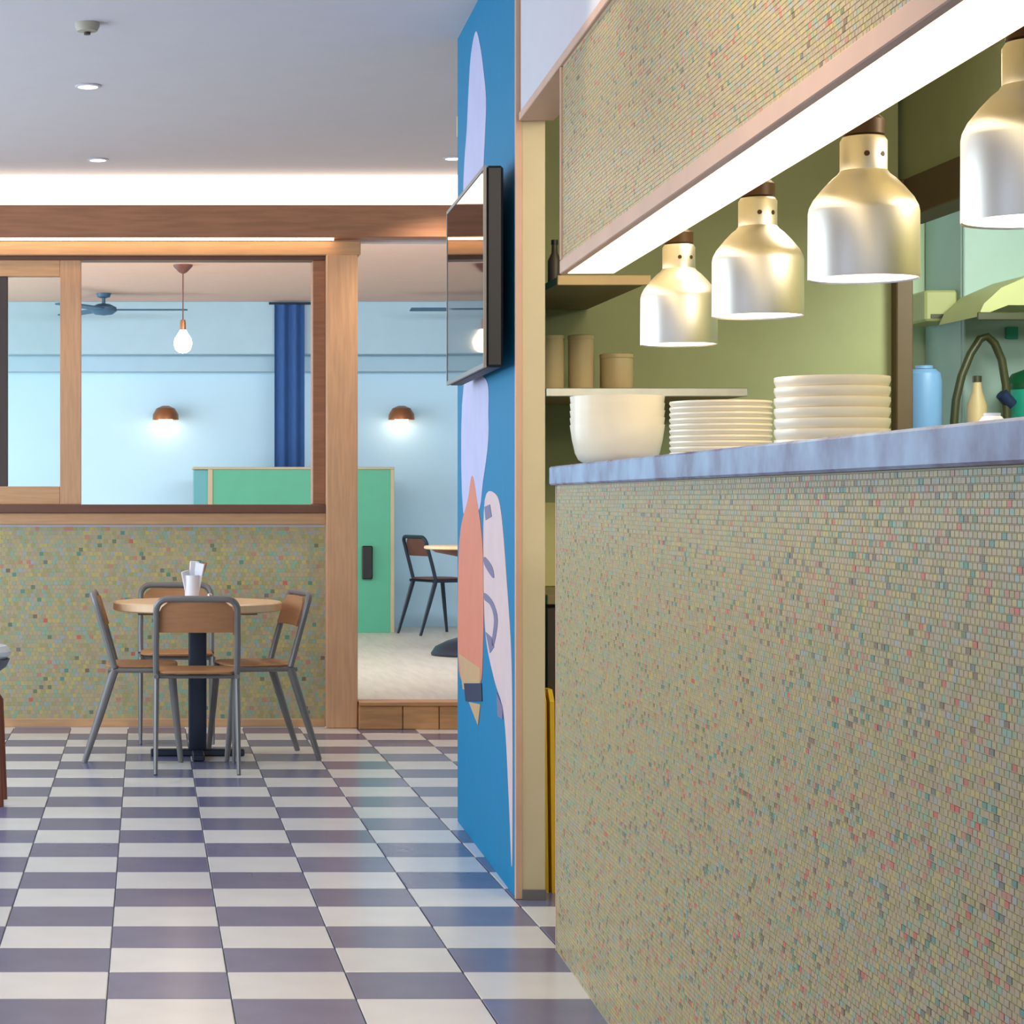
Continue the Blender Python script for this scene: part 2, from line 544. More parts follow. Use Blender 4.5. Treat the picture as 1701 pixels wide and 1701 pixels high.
# green cabinet
gc = thing('green_cabinet', 'sea green cabinet with pale wood edges standing beyond the window post', 'cabinet', (0.51, 17.45, DZ))
Wc, Hc = 1.46, 1.46 - DZ
bx('front_panel', (0.018, 0.0, 0.0), (Wc - 0.03, 0.02, Hc - 0.02), M['green_panel'], gc, 0.002)
bx('carcass', (-0.13, 0.02, 0.0), (Wc - 0.002, 0.39, Hc - 0.022), M['teal_panel'], gc)
bx('edge_strip', (-0.02, -0.006, 0.0), (0.018, 0.02, Hc - 0.02), M['panel_edge'], gc, 0.002)
bx('edge_strip', (Wc - 0.03, -0.006, 0.0), (Wc, 0.02, Hc - 0.02), M['panel_edge'], gc, 0.002)
bx('top_board', (-0.14, -0.01, Hc - 0.02), (Wc, 0.40, Hc), M['panel_edge'], gc, 0.003)
h = MB().box((1.20, -0.035, 0.425), (1.285, -0.02, 0.69), 0.008)
h.box((1.22, -0.02, 0.45), (1.26, 0.0, 0.48)).box((1.22, -0.02, 0.63), (1.26, 0.0, 0.66))
tag(h.build('handle', M['black'], gc), 'black pull handle')

# navy curtain
cu = thing('navy_curtain', 'tall navy blue curtain hanging behind the green cabinet', 'curtain', (1.16, 17.93, 0))
pl = []
x = -0.005
W_ = 0.245
for k in range(41):
    t = k / 40
    pl.append((x + t * W_, -0.02 + 0.018 * math.sin(t * 2 * math.pi * 2.5)))
poly = pl + [(a, b_ + 0.006) for a, b_ in pl[::-1]]
MB().prism(poly, 2, 0.2, 2.79).build('curtain_cloth', M['curtain'], cu)
MB().tube([(-0.05, -0.02, 2.80), (0.30, -0.02, 2.80)], 0.01).build('curtain_rod', M['black_metal'], cu)
cu.location.x = (457 - 243) * 17.91 / F

# pendant bulb
pd = thing('pendant_bulb', 'bare glowing bulb hanging on a thin cord in the serving window', 'lamp', (0.253, 15.16, 2.82))
MB().lathe([(0.0, 0.0), (0.068, 0.0), (0.066, -0.012), (0.03, -0.05), (0.012, -0.06), (0.0, -0.06)]).build('canopy', M['chair_brown'], pd)
MB().tube([(0, 0, -0.055), (0, 0, -0.385)], 0.0045, 8).build('cord', M['chair_brown'], pd)
MB().lathe([(0.0, -0.38), (0.016, -0.38), (0.02, -0.40), (0.02, -0.45), (0.0, -0.45)], n=20).build('socket', M['sconce'], pd)
MB().lathe([(0.0, -0.45), (0.022, -0.45), (0.032, -0.47), (0.058, -0.51), (0.064, -0.545), (0.052, -0.585), (0.028, -0.605), (0.0, -0.61)], n=24).build('bulb', M['bulb_warm'], pd)

# ceiling fans
def fan(name, label, loc, ang):
    f = thing(name, label, 'fan', loc, 0, 'ceiling fans of the blue room')
    MB().lathe([(0, 0), (0.06, 0), (0.05, -0.03), (0.014, -0.04), (0.014, -0.08), (0.05, -0.085), (0.10, -0.11), (0.105, -0.14), (0.07, -0.165), (0, -0.175)], n=28).build('motor_housing', M['fan'], f)
    for k in range(3):
        a = R(ang + 120 * k)
        m = MB()
        m.box((0.09, -0.05, -0.135), (0.66, 0.05, -0.123), 0.004)
        m.build('blade', M['fan'], f, Matrix.Rotation(a, 4, 'Z') @ Matrix.Rotation(R(6), 4, 'X'))
    return f
fan('ceiling_fan', 'slate blue ceiling fan seen through the left of the serving window', (-0.335, 17.25, 2.82), 0)
fan('ceiling_fan', 'faint ceiling fan blade seen through the doorway beside the television', (2.73, 17.25, 2.82), 60)

# wall sconces
def sconce(label, x):
    s = thing('wall_sconce', label, 'lamp', (x, 18.298, 1.90), 0, 'copper sconces on the pale blue wall')
    MB().lathe([(0, 0), (0.05, 0), (0.05, 0.015), (0, 0.015)], n=24).build('back_plate', M['sconce'], s, Matrix.Rotation(R(90), 4, 'X'))
    MB().tube([(0, -0.015, 0), (0, -0.10, 0.0), (0, -0.125, 0.02), (0, -0.13, 0.05)], 0.01, 8).build('arm', M['sconce'], s)
    MB().lathe([(0.0, 0.055), (0.03, 0.055), (0.075, 0.035), (0.105, -0.015), (0.108, -0.06), (0.104, -0.06), (0.10, -0.016), (0.07, 0.03), (0.028, 0.048), (0, 0.048)], (0, -0.13, 0.02)).build('lamp_shade', M['sconce'], s)
    MB().lathe([(0, -0.12), (0.03, -0.115), (0.055, -0.085), (0.055, -0.05), (0.02, -0.005), (0, 0.0)], (0, -0.13, 0.02), 20).build('bulb', M['bulb_warm'], s)
sconce('copper wall sconce above the green cabinet, seen in the serving window', 0.16)
sconce('copper wall sconce seen in the doorway beside the television', 2.11)

# chair and table in the blue room
def chair_parts(root, frame_m, leg_m, wood):
    for sx in (-1, 1):
        x_ = sx * 0.178
        MB().tube([(x_, -0.125, 0.425), (x_ * 1.01, -0.19, 0.22), (x_ * 1.02, -0.262, 0.0)], [0.020, 0.018, 0.013], 10, flat=0.7).build('leg', leg_m, root)
        MB().tube([(x_, 0.135, 0.425), (x_, 0.155, 0.22), (x_, 0.178, 0.0)], [0.019, 0.017, 0.012], 10, flat=0.7).build('leg', leg_m, root)
    m = MB()
    for sx in (-1, 1):
        x_ = sx * 0.178
        m.tube([(x_, -0.155, 0.420), (x_, 0.15, 0.420)], 0.011, 8)
    m.tube([(-0.178, 0.12, 0.418), (0.178, 0.12, 0.418)], 0.009, 8)
    m.tube([(-0.178, -0.12, 0.418), (0.178, -0.12, 0.418)], 0.009, 8)
    m.build('seat_frame', frame_m, root)
    # back loop with rounded shoulders
    pts = [(-0.178, -0.125, 0.43), (-0.180, -0.155, 0.54), (-0.178, -0.19, 0.66)]
    for k in range(7):
        a = math.pi - k * (math.pi / 2) / 6
        pts.append((-0.128 + 0.05 * math.cos(a), -0.205 - 0.018 * math.sin(a), 0.715 + 0.05 * math.sin(a)))
    full = pts + [(-p[0], p[1], p[2]) for p in pts[::-1]]
    MB().tube(full, 0.0145, 10).build('back_frame', frame_m, root)
    # bent plywood back panel
    m = MB()
    nx, nz = 12, 6
    vs = []
    for side in (0, 1):
        for iz in range(nz + 1):
            for ix in range(nx + 1):
                u = ix / nx * 2 - 1
                z = 0.615 + iz / nz * 0.135
                y = -0.178 - (z - 0.615) * 0.30 + 0.012 - 0.018 * (1 - u * u) + (0.011 if side else 0)
                hw = 0.166 if z < 0.70 else 0.166 - 0.04 * ((z - 0.70) / 0.05) ** 2
                vs.append(m.bm.verts.new((u * hw, y, z)))
    N = (nx + 1) * (nz + 1)
    idx = lambda s_, ix, iz: vs[s_ * N + iz * (nx + 1) + ix]
    for s_ in (0, 1):
        for iz in range(nz):
            for ix in range(nx):
                m.bm.faces.new((idx(s_, ix, iz), idx(s_, ix + 1, iz), idx(s_, ix + 1, iz + 1), idx(s_, ix, iz + 1)))
    for ix in range(nx):
        for iz in (0, nz):
            m.bm.faces.new((idx(0, ix, iz), idx(0, ix + 1, iz), idx(1, ix + 1, iz), idx(1, ix, iz)))
    for iz in range(nz):
        for ix in (0, nx):
            m.bm.faces.new((idx(0, ix, iz), idx(0, ix, iz + 1), idx(1, ix, iz + 1), idx(1, ix, iz)))
    m.build('backrest', wood, root)
    # seat: rounded square board with a slight dish
    m = MB()
    ring = []
    for k in range(32):
        a = 2 * math.pi * k / 32
        c, s_ = math.cos(a), math.sin(a)
        e = 0.42
        ring.append((math.copysign(abs(c) ** e, c) * 0.178, math.copysign(abs(s_) ** e, s_) * 0.165))
    layers = []
    for (sc, z) in ((0.97, 0.431), (1.0, 0.435), (1.0, 0.441), (0.96, 0.445), (0.6, 0.440), (0.25, 0.438)):
        layers.append([m.bm.verts.new((a * sc, b_ * sc, z)) for a, b_ in ring])
    for A, Bq in zip(layers, layers[1:]):
        for j in range(32):
            m.bm.faces.new((A[j], A[(j + 1) % 32], Bq[(j + 1) % 32], Bq[j]))
    m.bm.faces.new(layers[0][::-1])
    m.bm.faces.new(layers[-1])
    m.build('seat', wood, root)

bc = thing('dining_chair', 'dark brown chair in the blue room seen through the doorway', 'chair', (2.30, 17.3, DZ), R(-68))
chair_parts(bc, M['black_metal'], M['black_metal'], M['chair_brown'])
tb = thing('cafe_table', 'small round dark table in the blue room, half hidden by the mural wall', 'table', (2.16, 14.9, DZ))
MB().lathe([(0, 0.72), (0.265, 0.72), (0.275, 0.725), (0.275, 0.738), (0.268, 0.744), (0, 0.744)], n=40).build('tabletop', M['wood_top'], tb)
MB().lathe([(0, 0.67), (0.05, 0.67), (0.20, 0.70), (0.23, 0.7195), (0, 0.7195)], n=32).build('under_plate', M['chair_brown'], tb)
MB().tube([(0, 0, 0.04), (0, 0, 0.675)], 0.03, 16).build('column', M['black_metal'], tb)
MB().lathe([(0, 0.0), (0.225, 0.0), (0.23, 0.015), (0.20, 0.06), (0.12, 0.10), (0.04, 0.125), (0, 0.125)], n=36).build('base', M['black_metal'], tb)

# ------------------------------------------------------------------ the cafe table with four chairs
ct = thing('cafe_table', 'round pale wood table with dark pedestal by the mosaic wall', 'table', (0.24, 10.30, 0))
MB().lathe([(0, 0.682), (0.385, 0.682), (0.395, 0.688), (0.395, 0.718), (0.388, 0.724), (0, 0.724)], n=56).build('tabletop', M['wood_top'], ct)
m = MB().box((-0.28, -0.02, 0.660), (0.28, 0.02, 0.681), 0.003).box((-0.02, -0.28, 0.660), (0.02, 0.28, 0.681), 0.003)
m.build('top_bracket', M['chair_metal'], ct)
MB().box((-0.042, -0.042, 0.03), (0.042, 0.042, 0.66), 0.008, 2).build('column', M['black_metal'], ct)
m = MB()
m.box((-0.22, -0.028, 0.0), (0.22, 0.028, 0.032), 0.006).box((-0.028, -0.24, 0.0), (0.028, 0.24, 0.032), 0.006)
m.build('cross_base', M['black_metal'], ct)

G = 'chairs around the cafe table'
ch = thing('dining_chair', 'wood and grey steel chair nearest us at the cafe table, its back turned', 'chair', (0.222, 9.84, 0), 0, G)
chair_parts(ch, M['chair_metal'], M['chair_metal'], M['wood_chair'])
for lab, x_, y_, rz in (
        ('wood and grey steel chair on the left of the cafe table, seen from the side', -0.02, 10.21, -90),
        ('wood and grey steel chair on the right of the cafe table, turned slightly', 0.505, 10.27, 102),
        ('wood and grey steel chair behind the cafe table, against the mosaic wall', 0.15, 10.96, 180)):
    c = copy_tree(ch)
    c.location = (x_, y_, 0)
    c.rotation_euler = (0, 0, R(rz))
    c['label'] = lab

# on the table
cp = thing('napkin_cup', 'slim pale cup of white folded napkins on the cafe table', 'cup', (0.212, 10.22, 0.724))
MB().lathe([(0, 0), (0.03, 0), (0.032, 0.005), (0.034, 0.10), (0.036, 0.125), (0.033, 0.125), (0.031, 0.10), (0.028, 0.008), (0, 0.008)], n=28).build('cup', M['white_gloss'], cp)
for k, (dx, dy, rz, tilt, hh) in enumerate(((0.0, 0.0, 10, 4, 0.19), (0.012, 0.006, -20, 12, 0.185), (-0.012, 0.004, 35, -14, 0.15))):
    MB().box((-0.022, -0.004, 0.02), (0.022, 0.004, hh), 0.003).build('napkin', M['white_gloss'], cp, Matrix.Translation((dx * 0.3, dy, 0)) @ Matrix.Rotation(R(rz), 4, 'Z') @ Matrix.Rotation(R(tilt), 4, 'Y'))
for k, (rz, tilt) in enumerate(((0, 16), (40, 20))):
    tag(MB().box((-0.006, -0.002, 0.02), (0.006, 0.002, 0.195), 0.0015).build('wooden_stick', M['wood_chair'], cp, Matrix.Rotation(R(tilt), 4, 'Y') @ Matrix.Translation((0, 0.008 - 0.012 * k, 0))), 'tan wooden stick')
ss = thing('salt_shaker', 'tiny white salt shaker beside the napkin cup', 'shaker', (0.292, 10.12, 0.724))
MB().lathe([(0, 0), (0.014, 0), (0.015, 0.004), (0.012, 0.03), (0, 0.03)], n=20).build('body', M['white_gloss'], ss)
MB().lathe([(0, 0.03), (0.0125, 0.03), (0.012, 0.04), (0.006, 0.045), (0, 0.046)], n=20).build('cap', M['steel'], ss)

# stool at the left edge
sl = thing('low_stool', 'red brown wooden stool with pale grey seat at the left edge', 'stool', (-0.722, 8.7, 0))
MB().lathe([(0, 0.57), (0.165, 0.57), (0.185, 0.585), (0.187, 0.60), (0.17, 0.622), (0.10, 0.63), (0, 0.632)], n=40).build('seat_pad', M['stool_pad'], sl)
MB().lathe([(0, 0.50), (0.12, 0.505), (0.168, 0.54), (0.182, 0.57), (0, 0.57)], n=40).build('seat_shell', M['stool_under'], sl)
for a in (45, 135, 225, 315):
    c, s_ = math.cos(R(a)), math.sin(R(a))
    MB().tube([(0.09 * c, 0.09 * s_, 0.505), (0.135 * c * 1.4, 0.115 * s_, 0.40), (0.148 * c * 1.45, 0.15 * s_, 0.0)], [0.018, 0.018, 0.014], 8).build('leg', M['stool_wood'], sl)

# ------------------------------------------------------------------ ceiling fittings
def downlight(label, x, y, group='round downlights in the ceiling', r=0.042, watts=22, cone=80):
    d = thing('recessed_downlight', label, 'light', (x, y, 2.92), 0, group)
    MB().lathe([(r, -0.001), (r + 0.012, -0.001), (r + 0.013, -0.004), (r + 0.004, -0.008), (r, -0.008), (r, -0.001)], n=28).build('trim_ring', M['white_paint'], d)
    MB().lathe([(0, -0.0015), (r, -0.0015), (r, -0.004), (0, -0.005)], n=28).build('lens', M['lens'], d)
    l = bpy.data.lights.new('downlight_beam', 'SPOT')
    l.energy = watts
    l.color = (1.0, 0.86, 0.68)
    l.spot_size = R(cone)
    l.spot_blend = 0.6
    l.shadow_soft_size = 0.04
    o = bpy.data.objects.new('downlight_beam', l)
    o.location = (0, 0, -0.02)
    o.parent = d
    COL.objects.link(o)
    return d
downlight('round ceiling downlight nearest to the smoke detector', -0.2425, 9.125)
downlight('round ceiling downlight close to the cove light above the serving window', -0.245, 11.1)
downlight('round ceiling downlight at the top corner of the mural wall', 1.545, 11.05, watts=75, cone=125)
for (x_, y_) in ((-0.24, 5.1), (0.8, 5.1), (-1.6, 9.1), (-1.6, 11.1)):
    l = bpy.data.lights.new('downlight_beam', 'SPOT')
    l.energy = 26
    l.color = (1.0, 0.86, 0.68)
    l.spot_size = R(75)
    l.spot_blend = 0.6
    l.shadow_soft_size = 0.04
    o = bpy.data.objects.new('downlight_beam', l)
    o.location = (x_, y_, 2.9)
    COL.objects.link(o)
dt = thing('smoke_detector', 'small beige smoke detector on the ceiling', 'detector', (-0.213, 7.93, 2.92))
MB().lathe([(0, 0), (0.045, 0), (0.045, -0.012), (0.036, -0.03), (0, -0.034)], n=28).build('housing', M['detector'], dt)
MB().tube([(0, 0, -0.033), (0, 0, -0.042)], 0.012, 12).build('sensor', M['bin_dark'], dt)

# ------------------------------------------------------------------ blue mural partition with television
T = 0.085
wr = MB().box((0, 0.012, 0), (T, 1.605, 2.92)).build('wall_right', M['blue_wall'], None, B)
tag(wr, None, None, None, 'structure')
bx('end_face', (0.018, -0.002, 0), (T, 0.012, 2.345), M['cream_paint'], wr)
bx('corner_trim', (-0.004, -0.006, 0), (0.018, 0.012, 2.92), M['pink_trim'], wr, 0.002)
bx('foot_plate', (0.016, -0.012, 0.0), (T + 0.002, -0.002, 0.03), M['chair_metal'], wr)

Binv = B.inverted()
def on_wall(px, py, off=0.0):
    """point of the partition's face (local y, z) seen at a pixel"""
    o = Binv @ Vector((0, 0, EYE))
    d = (Binv.to_3x3()) @ Vector(((px - 243) / F, 1.0, -(py - 830) / F))
    t = (off - o.x) / d.x
    q = o + d * t
    return (min(max(q.y, 0.022), 1.595), q.z)
def smooth_loop(p, n=5):
    out = []
    k = len(p)
    for i in range(k):
        a, b_, c, e = (Vector(p[(i + j) % k]) for j in (-1, 0, 1, 2))
        for q in range(n):
            t = q / n
            out.append(tuple(0.5 * (2 * b_ + (c - a) * t + (2 * a - 5 * b_ + 4 * c - e) * t * t + (3 * b_ - a - 3 * c + e) * t ** 3)))
    return out
def mural(name, pts, m, d=0.0015):
    if len(pts) > 4: pts = smooth_loop(pts)
    MB().prism([on_wall(*p) for p in pts], 0, -d, 0.0).build('mural_' + name, m, wr, None, False)
mural('cloth', [(791, 52), (798, 75), (803, 110), (808, 165), (806, 230), (803, 290), (800, 350), (796, 420), (790, 520), (772, 520), (770, 340), (772, 270), (776, 215), (779, 150), (783, 90)], M['lilac'])
mural('cloth', [(771, 640), (808, 630), (812, 690), (811, 740), (803, 800), (795, 850), (770, 850)], M['lilac'])
mural('limb', [(785, 790), (793, 830), (802, 900), (804, 1000), (803, 1080), (799, 1135), (780, 1140), (763, 1110), (762, 960), (766, 880), (778, 830)], M['salmon'], 0.0022)
mural('wrist', [(763, 1085), (799, 1110), (798, 1150), (770, 1145)], M['sand'], 0.003)
mural('band', [(772, 1135), (801, 1135), (802, 1165), (775, 1165)], M['navy'], 0.0036)
mural('fingertip', [(780, 1166), (799, 1170), (795, 1205)], M['sand'], 0.003)
mural('figure', [(806, 830), (825, 822), (834, 860), (842, 960), (850, 1090), (852, 1250), (851, 1440), (846, 1330), (838, 1190), (822, 1130), (808, 1060), (804, 960)], M['blush'])
mural('eye', [(806, 842), (815, 838), (818, 858), (808, 864)], M['sketch'], 0.003)
for pts in ([(806, 925), (818, 940), (822, 958), (818, 958), (806, 938)], [(806, 985), (820, 1000), (828, 1030), (822, 1070), (818, 1068), (822, 1030), (816, 1006), (806, 996)], [(808, 1050), (815, 1085), (822, 1075), (819, 1060)], [(826, 1150), (836, 1175), (836, 1195), (828, 1190)]):
    mural('line', pts, M['sketch'], 0.003)

tv = thing('television', 'flat black television on a bracket against the blue mural wall', 'television')
place(tv, B, (-0.092, 0.57, 1.905))
hw, hh = 0.535, 0.305
bx('back_shell', (0.006, -hw, -hh), (0.058, hw, hh), M['black'], tv, 0.008)
m = MB()
for (a0, a1, c0, c1) in ((-hw, hw, -hh, -hh + 0.014), (-hw, hw, hh - 0.012, hh), (-hw, -hw + 0.012, -hh + 0.014, hh - 0.012), (hw - 0.012, hw, -hh + 0.014, hh - 0.012)):
    m.box((-0.002, a0, c0), (0.0065, a1, c1))
tag(m.build('bezel', M['chair_metal'], tv), 'thin grey bezel')
bx('screen', (0.0, -hw + 0.012, -hh + 0.014), (0.0062, hw - 0.012, hh - 0.012), M['screen'], tv)
bx('bracket', (0.058, -0.15, -0.12), (0.0895, 0.15, 0.12), M['black_metal'], tv, 0.004)

# ------------------------------------------------------------------ service counter, worktop
sc_ = thing('service_counter', 'tall mosaic clad service counter with small speckled chips', 'counter')
place(sc_, K)
bx('body', (0.0, -4.2, 0.0), (0.58, -0.002, 1.238), M['cream_paint'], sc_)
chips('mosaic_field', lambda a, b, d: (-d, -0.004 - a, 0.003 + b), 4.15, 1.233, sc_, single=lambda a, z: 3.22 < a < 3.49 and z > 1.05)
bx('corner_trim', (-0.003, -0.004, 0.0), (0.012, 0.006, 1.238), M['pink_trim'], sc_, 0.001)
wt = bx('marble_worktop', (-0.018, -4.2, 1.2385), (0.62, 0.016, 1.288), M['marble'], None, 0.004, K)
tag(wt, 'blue grey marble worktop slab on the mosaic counter', 'worktop')

# crockery: every bowl and plate a thing
def bowl_mesh(r, h):
    t = 0.0018
    return MB().lathe([(0, 0.0), (r * 0.64, 0.0), (r * 0.68, 0.003), (r * 0.82, h * 0.14), (r * 0.89, h * 0.30), (r * 0.955, h * 0.64), (r, h), (r - t, h), (r * 0.955 - t, h * 0.64), (r * 0.89 - t, h * 0.30), (r * 0.82 - t, h * 0.14 + t), (r * 0.66, 0.007), (0, 0.007)], n=44)
def plate_mesh(r, h):
    return MB().lathe([(0, 0.0), (r * 0.78, 0.0), (r * 0.80, 0.003), (r * 0.965, h * 0.5), (r, h * 0.8), (r * 0.995, h), (r * 0.955, h), (r * 0.93, h * 0.72), (r * 0.75, h * 0.35), (0, h * 0.32)], n=44)
def stack(kind, mesh_o, x_, y_, z_, n, pitch, group, lab_top, lab_bot, lab_mid):
    for k in range(n):
        o = mesh_o if k == 0 else mesh_o.copy()
        if k: COL.objects.link(o)
        o.matrix_world = K @ Matrix.Translation((x_, y_, z_ + k * pitch)) @ Matrix.Rotation(0.7 * k, 4, 'Z')
        ordw = ['lowest', 'second', 'third', 'fourth', 'fifth', 'sixth', 'seventh', 'eighth', 'ninth', 'tenth', 'eleventh', 'twelfth', 'thirteenth', 'fourteenth'][k]
        lab = lab_top if k == n - 1 else (lab_bot if k == 0 else lab_mid % ordw)
        tag(o, lab, kind, group)
ZT = 1.2885
def kl(X, Y):
    q = K.inverted() @ Vector((X, Y, 0))
    return q.x, q.y
b1 = bowl_mesh(0.121, 0.105).build('bowl', M['china'])
x_, y_ = kl((1022 - 243) * 5.70 / F, 5.70)
stack('bowl', b1, x_ + 0.005, y_, ZT, 5, 0.0185, 'stacked cream bowls at the far end of the counter',
      'top cream bowl of the stack at the far end of the marble counter', 'bottom cream bowl of the stack at the far end of the marble counter', '%s cream bowl from the bottom, stack at the far counter end')
b2 = plate_mesh(0.121, 0.025).build('plate', M['china'])
x_, y_ = kl((1197 - 243) * 5.31 / F, 5.31)
stack('plate', b2, x_, y_, ZT, 10, 0.0137, 'stacked cream plates in the middle of the counter',
      'top cream plate of the middle stack, under the second heat lamp', 'bottom cream plate of the middle stack, under the second heat lamp', '%s cream plate from the bottom of the middle stack')
b3 = plate_mesh(0.121, 0.040).build('deep_plate', M['china'])
x_, y_ = kl((1382 - 243) * 4.735 / F, 4.735)
stack('plate', b3, x_, y_, ZT, 7, 0.0225, 'stacked deep cream plates nearest on the counter',
      'top deep cream plate of the tallest stack, near the third heat lamp', 'bottom deep cream plate of the tallest stack, near the third heat lamp', '%s deep cream plate from the bottom of the tallest stack')
x_, y_ = kl((1648 - 243) * 3.34 / F, 3.34)
rk = thing('ramekin', 'small upturned white ramekin alone on the marble worktop', 'ramekin')
place(rk, K, (x_, y_, ZT))
MB().lathe([(0.022, 0.0), (0.024, 0.002), (0.021, 0.028), (0.014, 0.038), (0, 0.041)], n=28).build('bowl_shell', M['white_gloss'], rk)
MB().lathe([(0.0, 0.0405), (0.012, 0.0385), (0.0125, 0.043), (0, 0.043)], n=20).build('foot_ring', M['white_gloss'], rk)

# ------------------------------------------------------------------ bulkhead over the counter with LED soffit
ZB, ZU = 1.792, 2.335
uw = MB().box((0.0, -4.2, 2.36), (0.10, 0.75, 2.92)).build('wall_upper', M['white_paint'], None, K)
tag(uw, None, None, None, 'structure')
tr = MB().box((-0.006, -4.2, ZU), (0.10, 0.745, 2.36), 0.002).build('trim_5', M['pink_trim'], None, K)
tag(tr, None, None, None, 'structure')
bk = thing('tiled_bulkhead', 'mosaic tiled bulkhead hanging above the service counter', 'bulkhead')
place(bk, K)
bx('core', (0.004, -4.2, ZB + 0.012), (0.135, -0.075, ZU), M['cream_paint'], bk)
chips('mosaic_field', lambda a, b, d: (0.004 - d, -0.09 - a, ZB + 0.036 + b), 4.1, ZU - ZB - 0.038, bk, weights=CHIP_HIGH)
bx('bottom_trim', (-0.003, -4.2, ZB), (0.016, -0.072, ZB + 0.035), M['pink_trim'], bk, 0.002)
bx('end_trim', (-0.003, -0.088, ZB + 0.035), (0.137, -0.072, ZU), M['pink_trim'], bk, 0.002)
lp = bx('light_panel', (0.018, -4.2, ZB + 0.001), (0.137, -0.076, ZB + 0.0115), M['led_panel'], None, 0, K)
tag(lp, 'glowing warm white light panel under the tiled bulkhead', 'light')

# heat lamps
def heat_lamp():
    l = thing('heat_lamp', 'x', 'lamp', (0, 0, 0), 0, 'aluminium heat lamps over the counter')
    MB().lathe([(0.095, 0.0), (0.0955, 0.003), (0.095, 0.118), (0.093, 0.128), (0.086, 0.142), (0.070, 0.162), (0.055, 0.178), (0.045, 0.186), (0.041, 0.192),
                (0.040, 0.189), (0.052, 0.174), (0.067, 0.158), (0.083, 0.139), (0.090, 0.127), (0.092, 0.117), (0.0925, 0.003), (0.095, 0.0)], n=56).build('lamp_shade', M['alu'], l)
    MB().lathe([(0.0, 0.186), (0.039, 0.184), (0.050, 0.173), (0.066, 0.157), (0.082, 0.138), (0.089, 0.1265), (0.0915, 0.117), (0.0922, 0.004)], n=48).build('shade_lining', M['lamp_inner'], l)
    MB().lathe([(0.0405, 0.186), (0.0405, 0.245), (0.036, 0.252), (0.0, 0.252)], n=36).build('neck', M['alu'], l)
    m = MB()
    for a in (-100, -55):
        c, s_ = math.cos(R(a)), math.sin(R(a))
        m.tube([(0.0395 * c, 0.0395 * s_, 0.218), (0.0412 * c, 0.0412 * s_, 0.218)], 0.005, 10)
    m.build('vent_hole', M['brown_cap'], l)
    MB().lathe([(0, 0.252), (0.030, 0.252), (0.036, 0.256), (0.036, 0.282), (0.028, 0.290), (0, 0.290)], n=32).build('cap', M['brown_cap'], l)
    MB().tube([(0, 0, 0.288), (0, 0, 1.0)], 0.006, 8).build('cord', M['brown_cap'], l)
    MB().lathe([(0, 0.020), (0.045, 0.022), (0.068, 0.034), (0.074, 0.055), (0.06, 0.10), (0.02, 0.14), (0.02, 0.18), (0, 0.18)], n=32).build('bulb', M['bulb_heat'], l)
    return l
hl = heat_lamp()
for k, (x_, y_, lab) in enumerate(((1.345, 5.55, 'heat lamp at the far end of the row, over the bowl stack'), (1.305, 4.69, 'second heat lamp from the far end of the row'),
                                   (1.273, 3.90, 'third heat lamp from the far end, in front of the dark post'), (1.246, 3.09, 'nearest and largest heat lamp, cut off by the picture edge'))):
    o = hl if k == 0 else copy_tree(hl)
    o.location = (x_, y_, 1.591)
    o['label'] = 'brushed aluminium ' + lab

# ------------------------------------------------------------------ kitchen behind the counter
struct('wall_kitchen_far', (1.27, 7.60, 0), (2.60, 7.70, 2.62), M['olive'])
struct('ceiling_kitchen', (1.20, 1.0, 2.60), (4.6, 8.5, 2.68), M['kitchen_ceiling'])
wk = struct('wall_kitchen_right', (2.62, 1.0, 0), (2.70, 5.3, 2.60), M['olive'])
bx('wall_head', (2.62, 5.3, 2.30), (2.70, 7.70, 2.60), M['olive'], wk)
bx('wall_over', (1.205, 6.6, 2.62), (1.30, 7.7, 2.92), M['white_paint'], wk)
fr = struct('door_1', (2.60, 5.3, 2.165), (2.72, 7.70, 2.30), M['umber'], 0.004)
bx('jamb', (2.575, 7.54, 0.0), (2.632, 7.598, 2.30), M['umber'], fr, 0.004)
struct('wall_washup', (2.60, 8.4, 0), (4.6, 8.5, 2.60), M['mint'])
struct('wall_washup_right', (4.5, 1.0, 0), (4.6, 8.4, 2.60), M['mint'])

# shelves and things at the left end of the kitchen
sh = bx('wall_shelf', (1.255, 6.72, 1.858), (1.525, 7.598, 1.880), M['shelf'], None)
tag(sh, 'deep olive shelf high in the kitchen beside the bulkhead', 'shelf')
bx('front_edge', (1.255, 6.705, 1.855), (1.54, 6.72, 1.885), M['shelf_edge'], sh, 0.002)
sh2 = bx('wall_shelf', (1.262, 6.95, 1.528), (1.90, 7.598, 1.550), M['shelf'], None)
tag(sh2, 'lower kitchen shelf carrying the tan pots', 'shelf')
bx('front_edge', (1.262, 6.94, 1.526), (1.90, 6.95, 1.553), M['steel'], sh2, 0.002)
for k, (px, wpx, top, lab) in enumerate(((916, 42, 557, 'tan pot at the post end of the lower kitchen shelf'), (965, 42, 557, 'tall tan pot in the middle of the lower kitchen shelf'), (1024, 54, 588, 'short wide tan pot at the right of the lower kitchen shelf'))):
    Yc = 7.2
    r = wpx / 2 * Yc / F
    hgt = EYE - (top - 830) * Yc / F - 1.5505
    t = thing('storage_pot', lab, 'pot', ((px - 243) * Yc / F, Yc, 1.5505), 0, 'tan pots on the lower kitchen shelf')
    MB().lathe([(0, 0), (r * 0.94, 0), (r, 0.006), (r, hgt - 0.02), (r * 0.97, hgt - 0.014), (0, hgt - 0.014)], n=32).build('body', M['tan'], t)
    MB().lathe([(0, hgt - 0.014), (r * 1.02, hgt - 0.014), (r * 1.02, hgt - 0.002), (r * 0.9, hgt), (0, hgt)], n=32).build('lid', M['tan'], t)
